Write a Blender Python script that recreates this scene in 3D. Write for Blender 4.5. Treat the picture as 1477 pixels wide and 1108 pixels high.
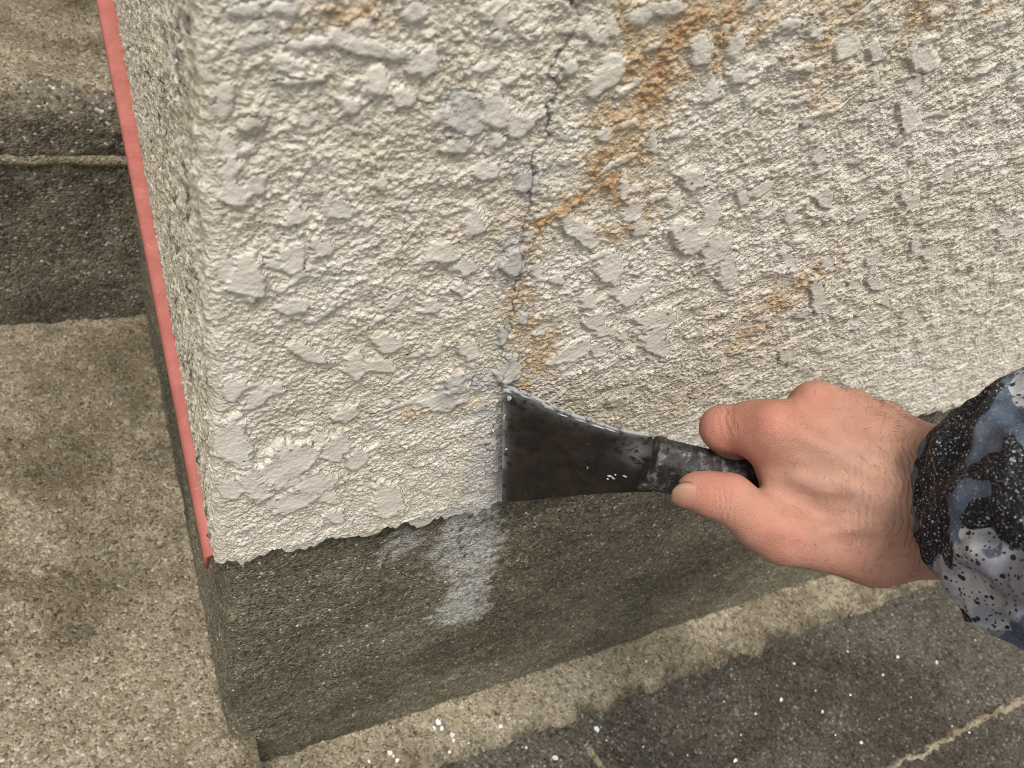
import bpy, bmesh, math, random
import numpy as np
from mathutils import Matrix, Vector
random.seed(7); rng = np.random.default_rng(11)
S = bpy.context.scene
for o in list(bpy.data.objects): bpy.data.objects.remove(o)

# ---------------------------------------------------------------- camera
FOC = 1070.482; CX, CY = 738.5, 554.0
def _rx(t): return np.array([[1,0,0],[0,np.cos(t),-np.sin(t)],[0,np.sin(t),np.cos(t)]])
def _rz(t): return np.array([[np.cos(t),-np.sin(t),0],[np.sin(t),np.cos(t),0],[0,0,1]])
RC = _rz(-0.66485993) @ _rx(0.80355402) @ _rz(0.36521445)
def ray(x, y): return RC @ np.array([(x-CX)/FOC, -(y-CY)/FOC, -1.0])
CAM = -0.30*ray(312, 817)
cd = bpy.data.cameras.new('camera'); cam = bpy.data.objects.new('camera', cd); S.collection.objects.link(cam)
cam.matrix_world = Matrix([[*RC[0], CAM[0]], [*RC[1], CAM[1]], [*RC[2], CAM[2]], [0,0,0,1]])
cd.sensor_width = 36; cd.sensor_fit = 'HORIZONTAL'; cd.lens = FOC/1477*36
cd.clip_start = 0.005; cd.clip_end = 500
cd.dof.use_dof = True; cd.dof.focus_distance = 0.30; cd.dof.aperture_fstop = 19
S.camera = cam
# ---------------------------------------------------------------- world and sun (bright overcast)
W = bpy.data.worlds.new('World'); S.world = W; W.use_nodes = True
wn = W.node_tree; wn.nodes.clear()
sky = wn.nodes.new('ShaderNodeTexSky'); sky.sky_type = 'NISHITA'; sky.sun_disc = False
SUN_EL, SUN_AZ = math.radians(68), math.radians(207)     # azimuth clockwise from +Y
sky.sun_elevation = SUN_EL; sky.sun_rotation = SUN_AZ; sky.dust_density = 3; sky.air_density = 1
hs = wn.nodes.new('ShaderNodeHueSaturation'); hs.inputs['Saturation'].default_value = 0.12
bg = wn.nodes.new('ShaderNodeBackground'); bg.inputs['Strength'].default_value = 0.135
wo = wn.nodes.new('ShaderNodeOutputWorld')
wn.links.new(sky.outputs[0], hs.inputs['Color']); wn.links.new(hs.outputs[0], bg.inputs[0]); wn.links.new(bg.outputs[0], wo.inputs[0])
sl = bpy.data.lights.new('sun', 'SUN'); sl.energy = 2.3; sl.angle = math.radians(18); sl.color = (1.0, .95, .87)
so = bpy.data.objects.new('sun', sl); S.collection.objects.link(so)
sd = Vector((math.sin(SUN_AZ)*math.cos(SUN_EL), math.cos(SUN_AZ)*math.cos(SUN_EL), math.sin(SUN_EL)))
so.rotation_euler = (-sd).to_track_quat('-Z', 'Y').to_euler()
S.cycles.use_denoising = True; S.cycles.denoiser = 'OPENIMAGEDENOISE'; S.cycles.denoising_input_passes = 'RGB_ALBEDO_NORMAL'; S.cycles.denoising_prefilter = 'NONE'; S.cycles.max_bounces = 4; S.cycles.diffuse_bounces = 3; S.cycles.glossy_bounces = 2; S.cycles.filter_width = 1.05
S.view_settings.view_transform = 'Standard'; S.view_settings.look = 'None'
S.view_settings.exposure = 0.27; S.view_settings.gamma = 1.0

# ---------------------------------------------------------------- helpers
def P(x, y, d): return CAM + d*ray(x, y)                       # pixel + distance along the view
def on(x, y, ax, val):                                         # pixel on an axis-aligned plane
    r = ray(x, y); return CAM + (val-CAM[ax])/r[ax]*r
def tocam(p): return RC.T @ (np.asarray(p)-CAM)
def link(o, parent=None):
    S.collection.objects.link(o)
    if parent is not None: o.parent = parent
    return o
def tag(o, label=None, cat=None, group=None, kind=None):
    if label: o['label'] = label
    if cat: o['category'] = cat
    if group: o['group'] = group
    if kind: o['kind'] = kind
    return o
def empty(name, loc, label, cat, group=None):
    o = bpy.data.objects.new(name, None); o.location = loc; o.empty_display_size = .02; link(o)
    return tag(o, label, cat, group)
def setparent(o, parent):
    o.parent = parent; o.matrix_parent_inverse = Matrix.Translation(-Vector(parent.location))
    return o
def mesh_np(name, V, F, mat, parent=None, smooth=True, attrs=None):
    """F: (n,4) or (n,3) int array"""
    V = np.ascontiguousarray(V, np.float32); F = np.ascontiguousarray(F, np.int32)
    me = bpy.data.meshes.new(name); n, k = F.shape
    me.vertices.add(len(V)); me.vertices.foreach_set('co', V.ravel())
    me.loops.add(n*k); me.loops.foreach_set('vertex_index', F.ravel())
    me.polygons.add(n); me.polygons.foreach_set('loop_start', np.arange(0, n*k, k, dtype=np.int32))
    me.polygons.foreach_set('loop_total', np.full(n, k, np.int32))
    me.polygons.foreach_set('use_smooth', np.full(n, smooth))
    me.update(calc_edges=True)
    for an, a in (attrs or {}).items():
        at = me.attributes.new(an, 'FLOAT', 'POINT'); at.data.foreach_set('value', np.ascontiguousarray(a, np.float32).ravel())
    me.materials.append(mat)
    o = bpy.data.objects.new(name, me); link(o)
    if parent is not None: setparent(o, parent)
    return o
def grid_faces(nr, nc):
    i = np.arange(nr*nc).reshape(nr, nc)
    return np.stack([i[:-1,:-1], i[:-1,1:], i[1:,1:], i[1:,:-1]], -1).reshape(-1, 4)
def bm_obj(name, bm, mat, parent=None, smooth=False):
    me = bpy.data.meshes.new(name); bmesh.ops.recalc_face_normals(bm, faces=bm.faces[:]); bm.to_mesh(me); bm.free()
    me.materials.append(mat)
    for p in me.polygons: p.use_smooth = smooth
    o = bpy.data.objects.new(name, me); link(o)
    if parent is not None: setparent(o, parent)
    return o
# band-limited noise tiles
NT, NS = 1024, 0.0006
kx = np.fft.fftfreq(NT, NS)[None,:]; ky = np.fft.fftfreq(NT, NS)[:,None]
def tile(wl, bw=.55, ang=0, stretch=1.0):
    c, s = math.cos(ang), math.sin(ang)
    a = (kx*c+ky*s)*stretch; b = (-kx*s+ky*c)
    k = np.sqrt(a*a+b*b)+1e-9
    sp = np.exp(-(np.log(k*wl)/bw)**2)
    f = np.fft.ifft2(np.fft.fft2(rng.standard_normal((NT, NT)))*sp).real
    return f/f.std()
def samp(T, x, y):
    fx = np.asarray(x)/NS; fy = np.asarray(y)/NS
    x0 = np.floor(fx).astype(int); y0 = np.floor(fy).astype(int); tx = fx-x0; ty = fy-y0
    x0 %= NT; y0 %= NT; x1 = (x0+1)%NT; y1 = (y0+1)%NT
    return (T[y0,x0]*(1-tx)+T[y0,x1]*tx)*(1-ty)+(T[y1,x0]*(1-tx)+T[y1,x1]*tx)*ty
def sstep(a, b, x):
    t = np.clip((x-a)/(b-a), 0, 1); return t*t*(3-2*t)
def axis(*segs):                                               # (start, end, step) runs
    out = []
    for a, b, st in segs: out.append(np.linspace(a, b, max(2, int(round(abs(b-a)/st))+1))[:-1])
    out.append([segs[-1][1]]); return np.concatenate(out)
def seg_d(px, py, pts, w):                                     # distance to a polyline over its local width
    best = np.full(px.shape, 1e9)
    for i in range(len(pts)-1):
        ax_, ay = pts[i]; bx, by = pts[i+1]
        t = np.clip(((px-ax_)*(bx-ax_)+(py-ay)*(by-ay))/((bx-ax_)**2+(by-ay)**2), 0, 1)
        d = np.hypot(px-ax_-t*(bx-ax_), py-ay-t*(by-ay))/(w[i]*(1-t)+w[i+1]*t)
        best = np.minimum(best, d)
    return best
# ---------------------------------------------------------------- materials
def newmat(name):
    m = bpy.data.materials.new(name); m.use_nodes = True; nt = m.node_tree
    b = nt.nodes['Principled BSDF']; return m, nt, b
class N:
    def __init__(s, nt): s.nt = nt
    def n(s, t, **kw):
        x = s.nt.nodes.new('ShaderNode'+t)
        for k, v in kw.items(): setattr(x, k, v)
        return x
    def l(s, a, b): s.nt.links.new(a, b)
    def co(s): return s.n('TexCoord').outputs['Object']
    def noise(s, scale, detail=4, rough=.55, dist=0, vec=None):
        x = s.n('TexNoise'); x.inputs['Scale'].default_value = scale; x.inputs['Detail'].default_value = detail
        x.inputs['Roughness'].default_value = rough; x.inputs['Distortion'].default_value = dist
        s.l(vec if vec is not None else s.co(), x.inputs['Vector']); return x.outputs['Fac']
    def vor(s, scale, feature='F1', rnd=1.0, vec=None):
        x = s.n('TexVoronoi', feature=feature); x.inputs['Scale'].default_value = scale
        x.inputs['Randomness'].default_value = rnd
        s.l(vec if vec is not None else s.co(), x.inputs['Vector']); return x
    def ramp(s, fac, stops, interp='LINEAR'):
        x = s.n('ValToRGB'); e = x.color_ramp; e.interpolation = interp
        e.elements[0].position = stops[0][0]; e.elements[0].color = (*stops[0][1], 1)
        e.elements[-1].position = stops[-1][0]; e.elements[-1].color = (*stops[-1][1], 1)
        for p, c in stops[1:-1]: e.elements.new(p).color = (*c, 1)
        s.l(fac, x.inputs['Fac']); return x.outputs['Color']
    def rng(s, fac, a, b, c=0., d=1., smooth=True):
        x = s.n('MapRange'); x.interpolation_type = 'SMOOTHSTEP' if smooth else 'LINEAR'
        for i, v in zip((1,2,3,4), (a,b,c,d)): x.inputs[i].default_value = v
        s.l(fac, x.inputs[0]); return x.outputs[0]
    def mix(s, fac, a, b, mode='MIX'):
        x = s.n('MixRGB', blend_type=mode)
        for sock, v in ((x.inputs[0], fac), (x.inputs[1], a), (x.inputs[2], b)):
            if isinstance(v, (int, float)): sock.default_value = v
            elif isinstance(v, tuple): sock.default_value = (*v, 1)
            else: s.l(v, sock)
        return x.outputs[0]
    def math(s, op, a, b=None):
        x = s.n('Math', operation=op)
        for i, v in enumerate((a, b)):
            if v is None: continue
            if isinstance(v, (int, float)): x.inputs[i].default_value = v
            else: s.l(v, x.inputs[i])
        return x.outputs[0]
    def attr(s, name): return s.n('Attribute', attribute_name=name).outputs['Fac']
    def bump(s, h, dist, strength=1.0, prev=None):
        x = s.n('Bump'); x.inputs['Distance'].default_value = dist; x.inputs['Strength'].default_value = strength
        s.l(h, x.inputs['Height'])
        if prev is not None: s.l(prev, x.inputs['Normal'])
        return x.outputs['Normal']
def concrete(name, mid, grains, dark, blotch=8.0, gs=620, bumpd=.0010, patch=False, grime=False):
    """sandy washed concrete: grains from Voronoi cells over a mottled paste"""
    m, nt, b = newmat(name); n = N(nt)
    v = n.vor(gs); sep = n.n('SeparateColor'); n.l(v.outputs['Color'], sep.inputs[0])
    gcol = n.ramp(sep.outputs[0], grains)
    v2 = n.vor(gs*.43); sep2 = n.n('SeparateColor'); n.l(v2.outputs['Color'], sep2.inputs[0])
    big = n.ramp(sep2.outputs[1], [(0, (.35,.35,.35)), (.12, (.8,.8,.8)), (.5, (1,1,1)), (.92, (1.1,1.08,1.04)), (1, (1.5,1.47,1.4))])
    gcol = n.mix(.75, gcol, big, 'MULTIPLY')
    lum = n.noise(blotch, 4, .62)
    base = n.mix(n.rng(n.noise(gs*.35, 2, .6), .42, .75), gcol, mid)
    base = n.mix(n.rng(lum, .36, .6), n.mix(1.0, base, dark, 'MULTIPLY'), base)
    base = n.mix(n.rng(n.noise(blotch*3.1, 3, .6), .55, .72, 0, .5), base, n.mix(1.0, base, (.62,.6,.53), 'MULTIPLY'))
    if patch:
        a = n.attr('pale'); k = n.math('MULTIPLY', a, n.rng(n.noise(430, 4, .7), .30, .64, .05, .9))
        base = n.mix(k, base, n.mix(n.noise(160, 3), (.43,.42,.395), (.66,.645,.615)))
        base = n.mix(n.attr('crack'), base, (.06,.06,.06))
    if grime: base = n.mix(n.math('MULTIPLY', n.attr('grime'), n.rng(n.noise(190, 4, .7), .25, .6, .5, 1)), base, n.mix(1.0, base, (.30,.29,.27), 'MULTIPLY'))
    n.l(base, b.inputs['Base Color'])
    b.inputs['Roughness'].default_value = .9; b.inputs['Specular IOR Level'].default_value = .25
    h = n.math('ADD', n.math('MULTIPLY', v.outputs['Distance'], -1.0), n.math('MULTIPLY', n.noise(gs*.9, 2, .6), .8))
    n.l(n.bump(h, bumpd, .9), b.inputs['Normal'])
    return m
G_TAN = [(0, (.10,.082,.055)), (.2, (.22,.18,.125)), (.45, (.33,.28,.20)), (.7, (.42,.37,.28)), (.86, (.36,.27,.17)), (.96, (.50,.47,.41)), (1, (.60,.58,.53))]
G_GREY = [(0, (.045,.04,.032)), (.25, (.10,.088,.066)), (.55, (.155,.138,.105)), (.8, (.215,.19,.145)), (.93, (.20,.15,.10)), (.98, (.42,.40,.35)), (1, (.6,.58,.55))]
G_GREYB = [(p, tuple(q*1.22 for q in c)) for p, c in G_GREY]
G_DARK = [(0, (.04,.036,.03)), (.3, (.085,.076,.062)), (.6, (.125,.112,.092)), (.82, (.17,.152,.126)), (.93, (.20,.155,.115)), (.975, (.34,.31,.27)), (1, (.68,.66,.62))]
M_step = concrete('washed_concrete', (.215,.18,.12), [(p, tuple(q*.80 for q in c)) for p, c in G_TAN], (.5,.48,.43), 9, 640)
M_riser = concrete('shade_toned_riser_concrete', (.13,.11,.078), G_GREY, (.5,.49,.47), 10, 560)  # darker than the treads: the upright faces' shade is put into the colour
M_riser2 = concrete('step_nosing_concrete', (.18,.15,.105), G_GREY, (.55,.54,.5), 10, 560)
M_base = concrete('foundation_concrete', (.185,.166,.113), [(p, (c[0], c[1], c[2]*.93)) for p, c in G_GREYB], (.55,.54,.52), 7, 860, patch=True)
M_ground = concrete('pavement_concrete', (.09,.081,.064), [(p, tuple(min(q, .36)*.84 for q in c)) for p, c in G_DARK], (.55,.54,.52), 6, 560)
M_strip2 = concrete('grimy_mortar_strip', (.32,.29,.21), [(p, tuple(q*.95 for q in c)) for p, c in G_TAN], (.6,.58,.54), 12, 640, grime=True)
M_strip = concrete('mortar_strip', (.33,.30,.22), G_TAN, (.6,.58,.54), 12, 640)

def plaster():
    m, nt, b = newmat('painted_stucco'); n = N(nt)
    c = n.mix(n.rng(n.noise(38, 3, .6), .35, .65), (.70,.635,.525), (.78,.725,.63))
    c = n.mix(n.rng(n.noise(11, 3, .6), .42, .68, 0, .55), c, (.62,.545,.41))
    c = n.mix(n.math('MULTIPLY', n.attr('flat'), .7), c, (.69,.645,.565))
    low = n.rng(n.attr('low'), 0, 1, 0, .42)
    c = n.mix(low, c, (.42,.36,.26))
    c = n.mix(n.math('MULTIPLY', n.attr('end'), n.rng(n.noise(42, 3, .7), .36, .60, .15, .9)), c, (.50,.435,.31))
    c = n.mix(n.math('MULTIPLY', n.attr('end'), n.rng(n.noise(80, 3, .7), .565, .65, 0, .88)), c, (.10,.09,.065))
    rn = n.rng(n.noise(170, 2, .7), .28, .66, .45, 1.05)
    rust = n.math('MULTIPLY', n.attr('rust'), rn)
    c = n.mix(n.rng(rust, .0, .42, 0, .85), c, (.545,.405,.24))
    c = n.mix(n.rng(rust, .46, 1.0, 0, .75), c, (.40,.20,.075))
    c = n.mix(n.math('MULTIPLY', n.attr('grey'), n.rng(n.noise(240, 2, .7), .3, .6, .45, .95)), c, (.475,.46,.435))
    cd_ = n.math('ABSOLUTE', n.math('ADD', n.attr('crack'), n.math('MULTIPLY', n.math('SUBTRACT', n.noise(500, 2, .7), .5), .7)))
    c = n.mix(n.math('MULTIPLY', n.rng(cd_, .62, .12), n.math('MULTIPLY', n.attr('cz'), .8)), c, (.07,.07,.08))
    v = n.vor(95); sp = n.math('LESS_THAN', v.outputs['Distance'], .055)
    sc = n.n('SeparateColor'); n.l(v.outputs['Color'], sc.inputs[0])
    sp = n.math('MULTIPLY', sp, n.math('GREATER_THAN', sc.outputs[0], .90))
    c = n.mix(n.math('MULTIPLY', sp, .9), c, (.03,.028,.025))
    n.l(c, b.inputs['Base Color']); b.inputs['Roughness'].default_value = .62; b.inputs['Specular IOR Level'].default_value = .35
    rough = n.math('SUBTRACT', 1.0, n.math('MULTIPLY', n.attr('flat'), .72))
    h = n.math('MULTIPLY', n.math('ADD', n.noise(620, 2, .6), n.math('MULTIPLY', n.noise(1500, 1, .6), .4)), rough)
    n.l(n.bump(h, .0014, .9), b.inputs['Normal'])
    return m
M_plaster = plaster()
def simple(name, col, rough=.6, spec=.4, metal=0, var=.15, scale=60, bumpd=0, bs=300):
    m, nt, b = newmat(name); n = N(nt)
    n.l(n.mix(n.rng(n.noise(scale, 5, .6), .3, .7), tuple(c*(1-var) for c in col), tuple(min(1, c*(1+var)) for c in col)), b.inputs['Base Color'])
    b.inputs['Roughness'].default_value = rough; b.inputs['Specular IOR Level'].default_value = spec; b.inputs['Metallic'].default_value = metal
    if bumpd: n.l(n.bump(n.noise(bs, 4, .6), bumpd, .8), b.inputs['Normal'])
    return m
M_red = simple('salmon_red_coating', (.37,.115,.09), .6, .3, var=.16, scale=90, bumpd=.0002, bs=400)
def strip_mat():
    m, nt, b = newmat('scuffed_salmon_coating'); n = N(nt)
    c = n.mix(n.rng(n.noise(60, 5, .65), .35, .65), (.36,.11,.085), (.42,.14,.11))
    c = n.mix(n.rng(n.noise(210, 5, .7), .58, .70, 0, .6), c, (.22,.085,.06)); c = n.mix(n.rng(n.noise(330, 5, .75), .62, .70, 0, .7), c, (.55,.42,.36))
    n.l(c, b.inputs['Base Color']); b.inputs['Roughness'].default_value = .6; n.l(n.bump(n.noise(300, 4), .0003, .8), b.inputs['Normal']); return m
M_red = strip_mat()
M_core = simple('light_block_fill', (.4,.38,.34), .9)
M_flake = simple('white_paint_flake', (.78,.77,.74), .6, var=.08, scale=200, bumpd=.0003, bs=900)

# ---------------------------------------------------------------- stucco wall
wall = empty('stucco_wall', (0, 0, -.30), 'cream rough stucco garden wall with rust streaks and a thin crack above a bare concrete base', 'wall')
U = axis((-1.3, -1.0, .03), (-1.0, -.45, .0028), (-.45, -.012, .0016), (-.012, .50, .0006), (.50, .85, .002), (.85, 2.2, .03))
Vv = axis((0, .255, .0006), (.255, .50, .003), (.50, 1.3, .04))
uu, vv = np.meshgrid(U, Vv)
BLOBS = """530 68 58 13 -10;483 46 16 10 -20;604 89 20 22 0;539 119 18 20 0;499 149 16 14 0;574 138 16 14 0;431 113 32 7 5;355 57 28 9 8;433 60 28 8 12;350 10 30 10 0;404 8 20 12 0;592 14 14 20 -50;668 165 22 35 -30;331 277 20 19 0;363 262 15 15 0;325 240 14 20 0;322 205 14 18 0;317 130 12 18 0;314 158 12 12 0;358 174 16 12 0;658 205 18 14 0;545 262 9 12 0;480 295 16 14 0;
420 310 16 14 0;484 302 18 13 0;417 372 18 20 0;455 353 15 14 0;352 397 29 27 0;320 385 12 18 0;388 378 12 8 0;425 396 20 6 40;420 440 22 11 0;439 507 32 10 -20;507 526 14 18 -20;545 524 18 11 0;566 432 22 7 45;555 494 18 14 0;333 559 19 13 25;390 559 16 9 30;634 364 24 13 0;669 383 14 12 0;680 318 15 18 0;623 502 16 7 40;672 502 14 14 0;618 442 12 9 0;658 413 10 9 0;650 562 20 19 0;
333 636 26 30 0;369 693 22 22 0;412 666 40 25 30;458 631 13 9 30;480 642 24 14 35;512 658 16 13 20;447 699 34 18 20;420 720 34 12 15;471 715 14 10 0;558 720 24 20 10;496 593 20 10 30;366 574 20 10 30;480 742 14 8 0;328 704 16 14 0;630 575 26 14 20;608 570 62 4 20;
849 41 11 20 15;878 35 11 16 20;860 52 16 9 0;922 16 22 14 30;960 5 20 12 0;870 108 40 15 48;878 84 16 9 0;818 95 10 13 0;1008 70 16 17 0;1054 62 12 22 -10;1041 38 8 8 0;1022 127 9 18 -15;1060 106 12 12 0;740 176 18 21 0;713 200 11 11 0;705 154 22 22 0;678 154 12 20 0;868 190 11 11 0;937 200 7 18 0;896 268 8 19 -5;992 254 19 14 -25;694 246 18 14 0;968 287 7 16 -20;914 294 10 12 0;759 263 17 14 0;713 51 12 8 0;716 24 14 14 0;
908 302 12 17 -35;919 326 13 10 35;832 331 24 12 -20;843 340 13 14 0;811 315 12 12 0;995 340 24 22 0;1019 312 12 24 -25;1027 356 18 24 -35;1046 388 11 28 -10;876 388 20 18 15;908 424 28 9 42;884 418 9 8 0;846 432 10 12 0;854 459 13 13 30;868 475 13 9 0;892 483 11 6 0;941 459 28 13 5;943 491 20 17 20;770 388 9 11 0;800 402 10 7 0;860 502 10 12 -30;822 505 28 12 30;738 377 14 21 -10;730 532 12 24 -30;751 459 6 8 0;721 483 7 13 0;684 321 13 13 0;
1218 65 14 20 -30;1258 71 10 12 0;1260 113 6 16 0;1328 85 18 18 -20;1317 121 8 20 -15;1306 169 14 20 0;1094 271 20 8 35;1066 282 8 14 0;1184 282 12 14 0;1308 285 12 12 0;1365 248 7 12 -15;1159 172 8 9 0;1246 152 16 5 30;1136 31 16 8 25;1170 42 6 18 20;1461 102 18 4 30;1178 223 10 14 0;
1136 313 8 10 0;1238 310 14 7 30;1133 372 8 14 20;1176 425 11 22 0;1190 377 9 10 0;1255 372 8 12 -30;1260 409 11 8 0;1317 355 7 14 20;1337 363 10 10 0;1447 330 12 9 0;1156 451 10 7 0;1131 510 12 10 0;1272 431 8 8 0;1306 451 8 10 0;1229 409 8 8 0"""
T2, T3, T5 = tile(.0016), tile(.0030), tile(.0052)
TR = tile(.013, .4); T9 = tile(.010, .45, math.radians(28), 1.7); T14 = tile(.014, .5); T40 = tile(.045, .6); TA = tile(.006, .45, math.radians(28), 2.6)
sv = vv + 0.0
n2, n3, n5, n9, n14, n40, na = [samp(T, uu, sv) for T in (T2, T3, T5, T9, T14, T40, TA)]
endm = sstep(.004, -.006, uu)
# pebbly coat in mm
hb = .17*n2+.19*n3*(.8+.3*n14)+.14*np.abs(n5)+.42*sstep(.75, 1.7, na)*(.6+.4*sstep(.05, .3, uu))+.20*n14+.12*n40
nR = samp(TR, uu, sv); hb = hb+.75*np.exp(-(nR/.10)**2)*sstep(.2, 1.2, samp(T40, uu+.3, sv+.1))*np.clip(.7+.4*n5, 0, 1.3)
rt = sstep(.08, .25, uu)
n9 = n9+.35*rt; isl = sstep(1.3, 1.55, n9)*.65+sstep(2.0, 2.15, n9)*.35+.45*rt*sstep(.3, 1.1, samp(T14, uu+.1, sv+.2))                    # small random flattened dabs
flat = sstep(1.42, 1.6, n9)*.8
hpl = np.where(isl > 0, isl+.12*n3*(1-flat), 0)
H = np.maximum(hb*(1-.55*flat)+isl, -1.2)
# dabs that the photograph shows, at their places on the wall
for row in BLOBS.replace('\n', '').split(';'):
    cx, cy, rx, ry, an = map(float, row.split()); rx *= 1.15; ry *= 1.17
    c0 = on(cx, cy, 1, 0); ju = (on(cx+2, cy, 1, 0)-c0)/2; jv = (on(cx, cy+2, 1, 0)-c0)/2
    J = np.linalg.inv(np.array([[ju[0], jv[0]], [ju[2], jv[2]]]))
    rad = max(rx, ry)*1.6*max(np.hypot(ju[0], ju[2]), np.hypot(jv[0], jv[2]))
    i0, i1 = np.searchsorted(U, [c0[0]-rad, c0[0]+rad]); j0, j1 = np.searchsorted(Vv, [c0[2]-rad, c0[2]+rad])
    if i1-i0 < 2 or j1-j0 < 2: continue
    sl_ = (slice(j0, j1), slice(i0, i1))
    du = uu[sl_]-c0[0]; dv = vv[sl_]-c0[2]
    px = J[0,0]*du+J[0,1]*dv; py = -(J[1,0]*du+J[1,1]*dv)
    a = math.radians(an); ex = (px*math.cos(a)+py*math.sin(a))/rx; ey = (-px*math.sin(a)+py*math.cos(a))/ry
    d = np.sqrt(ex*ex+ey*ey); ang = np.arctan2(ey, ex); ph = rng.uniform(0, 6.28, 3)
    d = d*(1+.10*np.sin(2*ang+ph[0])+.09*np.sin(3*ang+ph[1])+.05*np.sin(5*ang+ph[2]))+.09*n5[sl_]+.08*n14[sl_]+.03*n3[sl_]
    rmm = min(rx, ry)*np.hypot(jv[0], jv[2])*1000*.75
    ew = np.clip(.75/max(rmm, 1.), .09, .4)
    pl = sstep(1.0+ew*.4, 1.0-ew, d)
    hh = min(2.0, .9+rmm*.14)*(1-.25*sstep(.12, .3, c0[0]))*rng.uniform(.8, 1.15)
    top = hh+.22*np.exp(-((d-.86)/.12)**2)+.10*n14[sl_]+.05*n3[sl_]+.02*n2[sl_]
    H[sl_] = H[sl_]*(1-pl)+np.maximum(top, H[sl_]*.25)*pl
    flat[sl_] = np.maximum(flat[sl_]*(1-pl), sstep(.98, .9, d))
# crack, rust and scraped patches: wall coordinates from the photograph
def wl(pts): return [(lambda q: (q[0], q[2]))(on(x, y, 1, 0)) for x, y in pts]
ju_, jv_ = uu+.0011*n5+.0006*n3, vv+.0009*n14
CR = wl([(846,-90),(834,-40),(828,0),(815,50),(806,90),(800,125),(790,170),(778,205),(768,245),(762,290),(751,330),(747,372),(742,420),(734,455),(729,500),(722,545),(714,600),(700,660),(690,735)])
cz = np.array([q[1] for q in CR])[::-1]; cxx = np.array([q[0] for q in CR])[::-1]
fcr = uu-np.interp(vv, cz, cxx)+.0006*n5+.0003*n3+.0013*n14
crack = sstep(.0010, .0003, np.abs(fcr))*sstep(.012, .04, vv)
halo = sstep(1., .1, seg_d(ju_, jv_, CR, [.0045]*len(CR)))*np.clip(.12+.22*n14, 0, .45)
grey = halo.copy()
for pts, w in (([(759,250),(757,275)], [.007,.005]), ([(740,350),(737,392)], [.006,.0075]), ([(738,515),(722,552)], [.006,.007]), ([(650,556),(648,570)], [.0075,.0075]),
               ([(751,452),(751,464)], [.003,.003]), ([(723,470),(716,500)], [.003,.003]), ([(716,590),(708,630),(700,660),(694,700),(690,745)], [.003,.006,.010,.013,.015]),
               ([(688,545),(700,560)], [.004,.006]), ([(690,590),(700,600)], [.004,.005]), ([(668,180),(660,150)], [.004,.006]), ([(600,745),(690,735)], [.003,.006])):
    q = wl(pts); grey = np.maximum(grey, sstep(1.05, .7, seg_d(ju_+.001*n14, jv_, q, w))*.95)
rust = np.zeros_like(uu)
for pts, w, k in (([(1040,-40),(1005,10),(960,60),(928,120),(905,180),(890,230),(880,275)], [.020,.018,.015,.012,.010,.010,.006], .95),
                  ([(955,70),(925,125),(915,160)], [.004,.0045,.003], .8), ([(930,10),(990,5),(1040,40)], [.008,.012,.008], .6),
                  ([(872,266),(830,290),(795,306),(770,330),(752,362)], [.0022,.003,.003,.003,.002], 1.),
                  ([(758,350),(745,400),(748,440),(762,475),(775,500),(768,530),(755,552)], [.003,.004,.005,.006,.008,.009,.005], .75),
                  ([(1228,-20),(1212,40),(1204,75)], [.010,.008,.004], .55), ([(1345,-10),(1335,40)], [.012,.010], .4), ([(1180,395),(1120,440),(1085,475)], [.012,.012,.012], .5),
                  ([(440,45),(480,25),(540,20)], [.004,.006,.004], .45), ([(1010,50),(1000,90),(1040,60)], [.004,.004,.003], .7), ([(900,200),(870,260),(930,300),(900,320)], [.010,.012,.010,.008], .4),
                  ([(1437,0),(1425,20)], [.0012,.0012], .9), ([(600,590),(640,580),(690,575)], [.006,.006,.006], .35), ([(1170,60),(1190,130)], [.01,.01], .3), ([(745,300),(690,330)], [.012,.012], .22)):
    q = wl(pts); rust = np.maximum(rust, k*sstep(1.6, -.1, seg_d(ju_+.0012*n14+.001*n5, jv_+.002*n40, q, w)*.82))
rust = rust*(1-.8*flat)*np.clip(.85+.3*n14, .2, 1.2)
rl = seg_d(uu+.0006*n5, vv+.0004*n3, wl([(876,262),(850,280),(815,299),(790,310),(768,332),(752,362)]), [.0011]*6)
H = H-.55*crack+.9*sstep(1.1, .2, rl); rust = np.maximum(rust, .95*sstep(1.9, .5, seg_d(uu+.0007*n5, vv+.0007*n3-.0006, wl([(872,266),(830,290),(795,306),(770,330),(752,362)]), [.0013]*5)))
nearc = np.exp(-(uu/.007)**2)
H = H*(1+.15*endm)*(1-.45*nearc)+endm*.25*n5
flat *= (1-.75*endm)
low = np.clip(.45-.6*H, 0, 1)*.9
# sheet path round the corner
aC = .0030; rC = 4*aC/math.pi
X = np.where(uu > aC, uu-aC+rC, np.where(uu < -aC, 0, rC-rC*np.cos(np.clip((uu+aC)/(2*aC), 0, 1)*math.pi/2)))
Y = np.where(uu < -aC, -uu-aC+rC, np.where(uu > aC, 0, rC-rC*np.sin(np.clip((uu+aC)/(2*aC), 0, 1)*math.pi/2)))
tn = np.clip((uu+aC)/(2*aC), 0, 1)*math.pi/2
nx, ny = -np.cos(tn), -np.sin(tn)
rag = (.0016*n14[0]+.0009*n5[0]+.0014*samp(T40, U, U*0+.1))[None,:]*np.exp(-vv/.006)
Hm = H*.001*(.35+.65*sstep(0, .004, vv))
PX, PY, PZ = X+nx*Hm, Y+ny*Hm, vv+rag
PZ = PZ+0.0
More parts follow.
